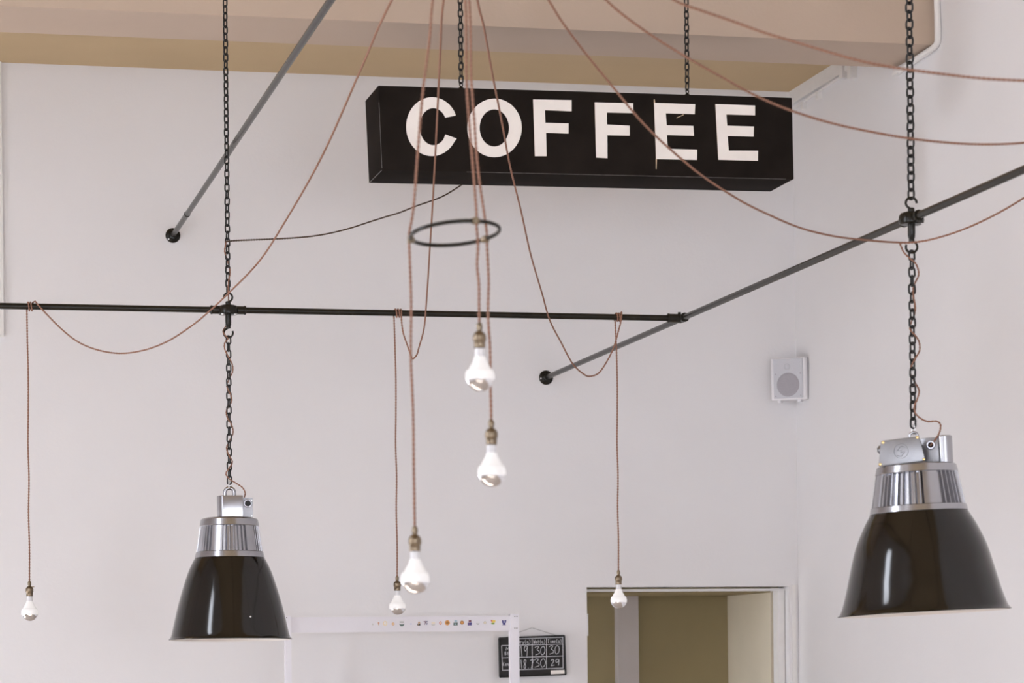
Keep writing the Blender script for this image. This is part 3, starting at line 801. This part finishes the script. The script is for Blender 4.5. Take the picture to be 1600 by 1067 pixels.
pipe_bulb('small bulb hanging from the right end of the cross pipe in front of the doorway',
    [(746, 0, .22), (755, 38, .30), (771, 125, .45), (783, 185, .55), (797, 260, .66), (815, 334, .76), (829, 397, .83), (847, 459, .90), (860, 503, .94), (876, 534, .96), (896, 570, .98), (910, 583, .99), (921, 588, 1), (934, 584, 1), (945, 570, 1), (958, 545, 1), (966, 518, 1), (970.5, 500, 1.0), (971.5, 487, 1.003)], 969.5, 961, 966.3, 891)

# the three front bulbs and the ring that spreads their cords
RR = 70.0 * 5.6 / FPX
rc = at_d(711, 364.5, 5.6)
ru = (R0 + U0 * 0.085).normalized(); rv = (-F0 * math.cos(0.105) + U0 * math.sin(0.105)).normalized()
def ring_at(deg, k=1.0): return rc + ru * (RR * k * math.cos(math.radians(deg))) + rv * (RR * k * math.sin(math.radians(deg)))
mr_ = T(rc)
ring = thing('cord_ring', 'blackened metal ring spreading the cords of the three front bulbs', 'ring', mr_)
bm = bmesh.new(); tube(bm, [ring_at(360 * k / 72) for k in range(72)], 0.0041, 10, closed=True)
obj('ring', bm, MT['iron'], ring, 60, mr_)
ANG = (191, 62, -48)
for a in ANG:
    bm = bmesh.new(); p = ring_at(a, 1.0); tg = (ring_at(a + 3) - ring_at(a - 3)).normalized()
    lathe(bm, [(0.0035, -0.008), (0.0062, -0.0075), (0.0072, -0.003), (0.0072, 0.003), (0.0062, 0.0075), (0.0035, 0.008)], 16, axis_m(p, tg))
    pr = ring_at(a, 1.045); cyl(bm, pr - U0 * 0.007, pr + U0 * 0.007, 0.0048, 12, bev=0.001)
    obj('cord_clip', bm, MT['brass'], ring, 45, mr_)
def front_bulb(label, lst, ang, px, py):
    g = ring_at(ang, 1.055); Yg = g.y
    top = from_rose()
    pts = top + [at_Y(x, y, top[-1].y + (Yg - top[-1].y) * t) for x, y, t in lst] + [g + U0 * 0.012, g, g - U0 * 0.012]
    e = at_Y(px, py, Yg)
    n = 5; low = []
    for i in range(1, n + 1):
        p = (g - U0 * 0.012).lerp(e, i / n); low.append(p)
    sw = (0.0016, -0.0012, 0.0012, 0.0004, 0)
    for i, p in enumerate(low): p += R0 * (sw[i] if i < n - 1 else 0)
    hanging_bulb(label, spline(pts + low, 9)[:-1], e, GB)
front_bulb('lowest of the three large front bulbs under the ring, on its left cord', [(676, 0, .4), (671, 63, .5), (661, 141, .65), (653, 235, .8), (645, 333, .95)], ANG[0], 648, 822)
front_bulb('highest of the three large front bulbs, just under the cross pipe', [(727, 0, .4), (729, 125, .6), (733, 190, .75), (739.5, 266, .88)], ANG[1], 749, 504)
front_bulb('middle-height large front bulb under the ring, on its right cord', [(733, 0, .4), (736.5, 125, .6), (741, 188, .75), (747, 266, .88)], ANG[2], 767.5, 656)

# three more cords that only cross the picture, and the sign's own supply cord
def loose(label, pts, m='cord'):
    bm = bmesh.new(); flex(bm, pts); o = obj('fabric_cord', bm, MT[m], None, 60, T(pts[0])); o.matrix_world = T(pts[0])
    return tag(o, label, 'cord', 'brown cords slung across the picture' if m == 'cord' else None)
def span(lst, ya, yb, x0, x1, yend=None):
    out = []
    for x, y in lst: out.append(at_Y(x, y, ya + (yb - ya) * (x - x0) / (x1 - x0)))
    return out
def to_wall(pts, rise):
    """carry the cord on past the picture to a hook on the right wall"""
    a = pts[-1]; d = (pts[-1] - pts[-2]); w_ = XR - 0.004
    return pts + [Vector((a.x + (w_ - a.x) * t, a.y + d.y / max(d.x, 0.01) * 0.3 * t, a.z + rise * t)) for t in (0.35, 0.7, 1.0)]
YC7 = YHR - 0.045
l7 = [(857,0),(876,31),(913,81),(954,131.5),(998,185),(1025,213),(1063,247),(1099,276),(1135,300),(1165,318),(1200,335),(1250,356),(1300,368.5),(1351,375),(1406,379),(1422,379),(1451,375),(1501,360),(1552,337),(1600,309),(1660,268),(1740,205)]
p7 = [at_Y(x, y, Y0 + (YC7 - Y0) * min(1, (x - 722) / 684.0) - max(0, x - 1422) / 320 * 0.35) for x, y in l7]
loose('brown cord sagging in front of the COFFEE sign to the right lamp hook and on', spline(from_rose() + to_wall(p7, 0.40), 10))
l8 = [(947,0),(972,22),(1019,56),(1072,89),(1125,119),(1182,150),(1234,172),(1294,191),(1356,205),(1419,216),(1482,223),(1529,225.5),(1570,225),(1600,223),(1680,214),(1760,198)]
loose('brown cord sagging past the upper right corner of the COFFEE sign', spline(from_rose() + to_wall([at_Y(x, y, Y0 + (x - 722) / 1038 * 0.55) for x, y in l8], 0.35), 10))
l9 = [(1053,0),(1094,16),(1138,31),(1194,51),(1247,67),(1310,86),(1356,98),(1400,106),(1460,114),(1529,122),(1600,126),(1680,128),(1760,127)]
loose('topmost blurred brown cord crossing the beam near the upper right corner', spline(from_rose() + to_wall([at_Y(x, y, Y0 - (x - 722) / 1038 * 0.5) for x, y in l9], 0.10), 10))
l10 = [(352,377.5,-.018),(360,376.5,-.015),(376,375.5,.0),(413,374,.03),(454,372,.06),(488,369,.09),(515,364.5,.11),(547,356.5,.14),(578,346.5,.17),(605,338,.2),(622,333,.22),(650,322,.26),(691,307,.33),(722,293.5,.40)]
p10 = [at_Y(x, y, YJ + t) for x, y, t in l10]
p10[-1].z = fc[3].z + (fc[2].z - fc[3].z) * (p10[-1].x - fc[3].x) / (fc[2].x - fc[3].x) - 0.001
loose('dark brown cord from the left chain up to the underside of the sign', spline(p10, 10), 'cord_dark')

# ------------------------------------------------------------------ speaker in the corner
sc = at_Y(1236.5, 592.5, YW - 0.11)
msp = T(sc) @ Matrix.Rotation(math.radians(-38), 4, 'Z') @ Matrix.Rotation(math.radians(2), 4, 'X')
spk = thing('wall_speaker', 'small white loudspeaker mounted in the corner of the walls', 'speaker', msp)
W2, H2 = 0.083, 0.092
bm = bmesh.new()
prism_z(bm, [(-W2, -0.030), (-W2 + 0.006, -0.040), (W2 - 0.006, -0.040), (W2, -0.030), (W2 - 0.004, 0.0), (0.045, 0.075), (-0.045, 0.075), (-W2 + 0.004, 0.0)], -H2, H2); bevel(bm, 0.005, 3)
obj('cabinet', bm, MT['plastic'], spk, 40)
bm = bmesh.new(); box(bm, (-0.067, -0.0445, -H2 + 0.007), (0.067, -0.039, H2 - 0.004)); bevel(bm, 0.002, 2)
gr = obj('grille', bm, MT['grille'], spk, 40)
bm = bmesh.new(); lathe(bm, [(0, 0.0012), (0.040, 0.0016), (0.050, 0.001), (0.052, 0)], 40, axis_m(Vector((0, -0.0445, -0.026)), (0, -1, 0)))
obj('woofer', bm, MT['cone'], gr, 30)
bm = bmesh.new(); lathe(bm, [(0, 0.002), (0.006, 0.0018), (0.007, 0.0005), (0.012, 0.0022), (0.0145, 0)], 28, axis_m(Vector((-0.004, -0.0445, 0.052)), (0, -1, 0)))
obj('tweeter', bm, MT['grille'], gr, 30)
for x in (-0.058, 0.058):
    for z in (-0.075, 0.022):
        bm = bmesh.new(); cyl(bm, (x, -0.0445, z), (x, -0.0455, z), 0.0028, 10); obj('screw', bm, MT['cone'], gr, 40)
for x in (-0.048, 0.044):
    bm = bmesh.new(); box(bm, (x - 0.007, -0.03, -H2 - 0.010), (x + 0.007, 0.0, -H2 + 0.001)); bevel(bm, 0.002); obj('foot', bm, MT['plastic'], spk, 40)
bm = bmesh.new(); box(bm, (-0.02, 0.074, -0.03), (0.02, 0.16, 0.03)); obj('wall_bracket', bm, MT['plastic'], spk)

# ------------------------------------------------------------------ white rail stand with stickers
YF = YW - 0.40
def fp(px, py): return at_Y(px, py, YF)
xl0, xl1 = fp(446, 1020).x, fp(455.5, 1020).x
xr0, xr1_ = fp(797.6, 1000).x, fp(811.3, 1000).x
zt_ = fp(804, 959).z; zl_ = fp(450, 962).z
mst = T((xl0, YF, 0))
stand = thing('display_frame', 'white metal frame with a sticker-covered top rail standing before the back wall', 'frame', mst)
bm = bmesh.new(); box(bm, (xl0, YF, 0), (xl1, YF + 0.035, zl_)); bevel(bm, 0.002); obj('post', bm, MT['stand'], stand, 40, mst)
bm = bmesh.new(); box(bm, (xr0, YF, 0), (xr1_, YF + 0.035, zt_)); bevel(bm, 0.002); rp_ = obj('post', bm, MT['stand'], stand, 40, mst)
zb0, zb1 = fp(625, 987).z, fp(625, 963.3).z
bm = bmesh.new(); box(bm, (xl1, YF + 0.006, zb0), (xr0, YF + 0.022, zb1)); bevel(bm, 0.002)
rail = obj('top_rail', bm, MT['bar'], stand, 40, mst)
for x, y in ((804.3, 963), (807.5, 963), (804.3, 981.3), (807.5, 981.3), (447.8, 965)):
    bm = bmesh.new(); p = fp(x, y); cyl(bm, p, p + Vector((0, -0.003, 0)), 0.0022 if x % 1 else 0.002, 10); obj('bolt', bm, MT['string'], stand, 40, mst)
def flatmat(n, c): 
    if n not in MT: MT[n] = mat(n, c, 0.5, var=0.05, vscale=60)
    return MT[n]
K = {'grey': (.45,.45,.44), 'tan': (.62,.40,.22), 'cream': (.85,.72,.50), 'orange': (.70,.33,.10), 'dk_green': (.10,.15,.13), 'lilac_': (.55,.58,.75), 'black': (.04,.04,.04), 'red': (.60,.12,.12),
     'paleblue': (.40,.52,.60), 'brown': (.40,.19,.05), 'navy': (.06,.05,.22), 'yellow': (.85,.62,.12), 'green': (.22,.35,.08), 'white': (.8,.79,.78), 'pale': (.62,.60,.56), 'plum': (.22,.08,.13)}
for n, c in K.items(): flatmat('sticker_' + n, c)
# x, y in the crop (6.667 px per px, origin 560,960), w, h, shape, colours, label
ST = [(150,103,12,20,'r',('pale','grey'),'tiny grey sticker'), (210,95,24,30,'t',('tan','red'),'tiny brown sticker'), (278,92,44,50,'o',('cream','white'),'cream oval sticker'),
      (362,98,28,30,'o',('orange','cream'),'small tan round sticker'), (452,95,54,54,'b',('dk_green','grey'),'dark green bowl-shaped sticker'), (548,98,16,14,'r',('lilac_','white'),'tiny pale blue sticker'),
      (630,95,30,40,'s',('black','tan'),'small black and tan sticker'), (702,88,44,44,'75',('plum','navy'),'sticker reading 75'), (780,98,44,34,'b',('pale','cream'),'pale grey sticker'),
      (855,88,26,36,'o',('red','cream'),'small red sticker'), (927,86,54,54,'o',('orange','brown'),'orange round sticker'), (1012,85,44,56,'s',('dk_green','paleblue'),'dark and pale blue sticker'),
      (1080,84,40,42,'o',('brown','orange'),'brown round sticker'), (1160,85,42,56,'s',('navy','plum'),'dark navy and red sticker'), (1245,88,34,36,'b',('grey','white'),'grey outline sticker'),
      (1318,85,32,34,'o',('pale','cream'),'pale tan sticker'), (1402,80,52,46,'x',('yellow','red','green'),'red, yellow and green sticker'), (1518,83,46,54,'v',('navy','lilac_'),'navy shield sticker')]
def spoly(bm, pts, y, mi):
    vs = [bm.verts.new(p + Vector((0, y, 0))) for p in pts]
    n0 = bm.faces.new(vs); n0.material_index = mi
    e = bmesh.ops.extrude_face_region(bm, geom=[n0])
    for v in e['geom']:
        if isinstance(v, bmesh.types.BMVert): v.co.y += 0.0008
    for f in bm.faces:
        if f.index == -1: f.material_index = mi
        f.index = 0
for cx, cy, w_, h_, shp, cols, lab in ST:
    bm = bmesh.new()
    def q(dx, dy): return at_Y(560 + (cx + dx * w_ / 2) / 6.667, 960 + (cy - dy * h_ / 2) / 6.667, YF + 0.0055)
    circ = lambda r, ox=0, oy=0: [q(ox + r * math.cos(2 * PI * k / 20), oy + r * math.sin(2 * PI * k / 20)) for k in range(20)]
    if shp == 'o': spoly(bm, circ(1), 0, 0); spoly(bm, circ(.55), -.0006, 1)
    elif shp == 'r': spoly(bm, [q(-1,-1), q(1,-1), q(1,1), q(-1,1)], 0, 0); spoly(bm, [q(-.4,-.4), q(.4,-.4), q(.4,.4), q(-.4,.4)], -.0006, 1)
    elif shp == 't': spoly(bm, [q(-1,.3), q(-.3,.2), q(-.3,-1), q(.4,-1), q(.5,.2), q(1,.4), q(.6,1), q(-.6,.9)], 0, 0); spoly(bm, circ(.3, .1, .5), -.0006, 1)
    elif shp == 'b': spoly(bm, [q(-1,.0), q(-.8,-.6), q(-.4,-1), q(.4,-1), q(.8,-.6), q(1,.0), q(.5,-.25), q(-.5,-.25)], 0, 0); spoly(bm, [q(-.8,.3), q(.8,.3), q(.8,.9), q(-.8,.9)], 0, 1)
    elif shp == 's': spoly(bm, [q(-1,-1), q(1,-1), q(1,.1), q(-1,.0)], 0, 0); spoly(bm, [q(-.6,.15), q(.9,.2), q(.7,1), q(-.5,.95)], 0, 1); spoly(bm, circ(.3, -.2, -.5), -.0006, 1)
    elif shp == 'x': spoly(bm, [q(-.9,1), q(1,.9), q(.9,-.1), q(-.5,-.2)], 0, 0); spoly(bm, [q(-1,1), q(-.5,1), q(-.2,.0), q(-.6,.2)], -.0006, 1); spoly(bm, [q(-.7,-.3), q(.7,-.2), q(.5,-1), q(-.6,-1)], 0, 2)
    elif shp == 'v': spoly(bm, [q(-1,1), q(-.3,.75), q(.3,.75), q(1,1), q(.9,0), q(.4,-.6), q(.9,-1), q(-.9,-1), q(-.4,-.6), q(-.9,0)], 0, 0); spoly(bm, circ(.32, 0, .25), -.0006, 1)
    elif shp == '75':
        for pl_, mi in (([(-1,.8), (-.1,.8), (-.1,.5), (-.6,-.8)], 0), ([(.9,.8), (.1,.8), (.1,0), (.7,0), (.7,-.6), (.1,-.7)], 1)):
            n0 = len(bm.faces); tube(bm, [q(x, y) for x, y in pl_], 0.0011, 6)
            bm.faces.ensure_lookup_table()
            for f in bm.faces[n0:]: f.material_index = mi
    bmesh.ops.recalc_face_normals(bm, faces=bm.faces[:])
    o = obj('sticker', bm, [MT['sticker_' + c] for c in cols], rail, None, mst)
    o['label'] = lab

# ------------------------------------------------------------------ chalkboard with the brew table
YK = YW - 0.022
def bp(cx, cy, dy=0.0): return at_Y(760 + cx / 9.971, 960 + cy / 9.971, YK) + Vector((0, dy, 0))
kb = bp(715, 650); mk = T(kb)
cb = thing('chalkboard', 'small black chalkboard with handwritten brewing table hung on the back wall', 'chalkboard', mk)
co = [bp(195, 368), bp(1216, 328), bp(1240, 932), bp(208, 976)]
bm = bmesh.new(); hexa(bm, co, [p + Vector((0, 0.014, 0)) for p in co]); bevel(bm, 0.0015); obj('board', bm, MT['board'], cb, 40, mk)
bm = bmesh.new()
for i in range(4):
    a, b = co[i], co[(i + 1) % 4]
    tube(bm, [a, a.lerp(b, .5), b], 0.0032, 6)
obj('frame', bm, MT['boardframe'], cb, 50, mk)
bm = bmesh.new()
for pts in ([(500,378),(1195,355)], [(235,485),(1190,462)], [(245,675),(1190,645)], [(250,870),(1195,835)], [(237,485),(250,870)], [(492,378),(500,860)], [(712,375),(715,855)], [(935,370),(937,845)], [(1190,355),(1195,840)]):
    tube(bm, [bp(*p, -0.0004) for p in pts], 0.00135, 6)
obj('ruled_lines', bm, MT['chalk'], cb, 60, mk)
G = {'0': [[(.5,1),(.15,.8),(.05,.4),(.3,.0),(.7,.1),(.95,.5),(.8,.9),(.5,1)]], '1': [[(.3,1),(.6,0)]], '2': [[(.1,.75),(.35,1),(.75,.85),(.6,.5),(.1,.0),(.95,.1)]],
     '3': [[(.0,.85),(.35,1),(.8,.95),(.45,.6),(.85,.45),(.95,.2),(.1,.0)]], '7': [[(0,.9),(.9,1),(.3,0)]], '8': [[(.85,.9),(.45,1),(.15,.75),(.75,.3),(.45,0),(.1,.2),(.8,.75),(.85,.9)]],
     '9': [[(.85,.9),(.4,1),(.05,.75),(.3,.5),(.8,.75),(.9,.95),(.85,.4),(.75,0)]], '.': [[(.4,.02),(.55,.06)]],
     'D': [[(.1,0),(.1,1),(.7,.85),(.9,.5),(.7,.1),(.1,0)]], 'r': [[(.2,0),(.2,.6)],[(.2,.4),(.5,.62),(.85,.55)]], 'y': [[(.1,.6),(.45,.1)],[(.9,.6),(.2,-.35)]], '(': [[(.7,1),(.3,.5),(.7,-.1)]], ')': [[(.3,1),(.7,.5),(.3,-.1)]],
     'g': [[(.8,.55),(.3,.6),(.15,.25),(.5,.1),(.8,.5),(.75,-.2),(.2,-.3)]], 'W': [[(0,1),(.25,0),(.5,.7),(.75,0),(1,1)]], 'e': [[(.15,.3),(.85,.35),(.6,.62),(.2,.5),(.2,.1),(.85,.05)]], 't': [[(.5,.95),(.45,.1),(.75,.02)],[(.15,.62),(.85,.64)]],
     'T': [[(0,1),(1,1)],[(.5,1),(.45,0)]], 'i': [[(.5,.6),(.5,0)],[(.5,.8),(.52,.85)]], 'm': [[(.05,0),(.08,.6),(.3,.6),(.45,0)],[(.45,.4),(.7,.62),(.9,0)]], 's': [[(.85,.58),(.3,.6),(.3,.35),(.8,.25),(.7,.0),(.15,.05)]],
     'M': [[(0,0),(.15,1),(.5,.35),(.85,1),(1,0)]], 'B': [[(.1,0),(.1,1),(.7,.85),(.2,.55),(.85,.3),(.1,0)]], 'l': [[(.4,1),(.45,0)]], 'K': [[(.1,1),(.15,0)],[(.85,1),(.15,.45),(.9,0)]], 'n': [[(.1,0),(.1,.6)],[(.1,.4),(.5,.62),(.85,0)]]}
def write(text, x, y, w_, h_, r=0.0011, slope=-0.02):
    bm = bmesh.new(); n = len(text)
    cw = w_ / n
    for i, ch in enumerate(text):
        for st in G[ch]:
            pts = [bp(x + (i + .08 + .84 * u) * cw, y + h_ * (1 - v) + slope * (i + u) * cw, -0.0005) for u, v in st]
            tube(bm, spline(pts, 4) if len(pts) > 2 else pts, r, 6)
    o = obj('writing', bm, MT['chalk'], cb, 60, mk); o['label'] = 'chalk writing %s' % text
write('Dry(g)', 488, 398, 205, 58, .0009); write('Wet(g)', 730, 395, 192, 58, .0009); write('Time(s)', 950, 388, 228, 55, .0009)
write('M', 300, 512, 62, 48, .0009); write('Ble', 284, 580, 110, 52, .0009); write('Keny', 252, 745, 135, 55, .0009)
write('19', 515, 490, 135, 165, .0013); write('30', 750, 498, 172, 132, .0013); write('30', 968, 488, 178, 130, .0013)
write('18.7', 520, 705, 215, 140, .0013); write('30', 738, 692, 192, 130, .0013); write('29', 995, 700, 148, 98, .0013)
bm = bmesh.new(); lb = [bp(1003, 870), bp(1215, 862), bp(1218, 920), bp(1004, 930)]
hexa(bm, [p + Vector((0, -0.0012, 0)) for p in lb], lb); obj('paper_label', bm, MT['letter'], cb, None, mk)['label'] = 'blank white paper label'
bm = bmesh.new()
st = [bp(255, 375, -0.002), bp(490, 284, 0.012), bp(722, 206, 0.016), bp(930, 272, 0.012), bp(1130, 338, -0.002)]
tube(bm, st, 0.0008, 6); obj('hanging_string', bm, MT['string'], cb, 60, mk)
bm = bmesh.new(); p = bp(724, 207); cyl(bm, (p.x, YW + 0.01, p.z), (p.x, YW - 0.012, p.z), 0.002, 10); obj('nail', bm, MT['zinc'], cb, 40, mk)
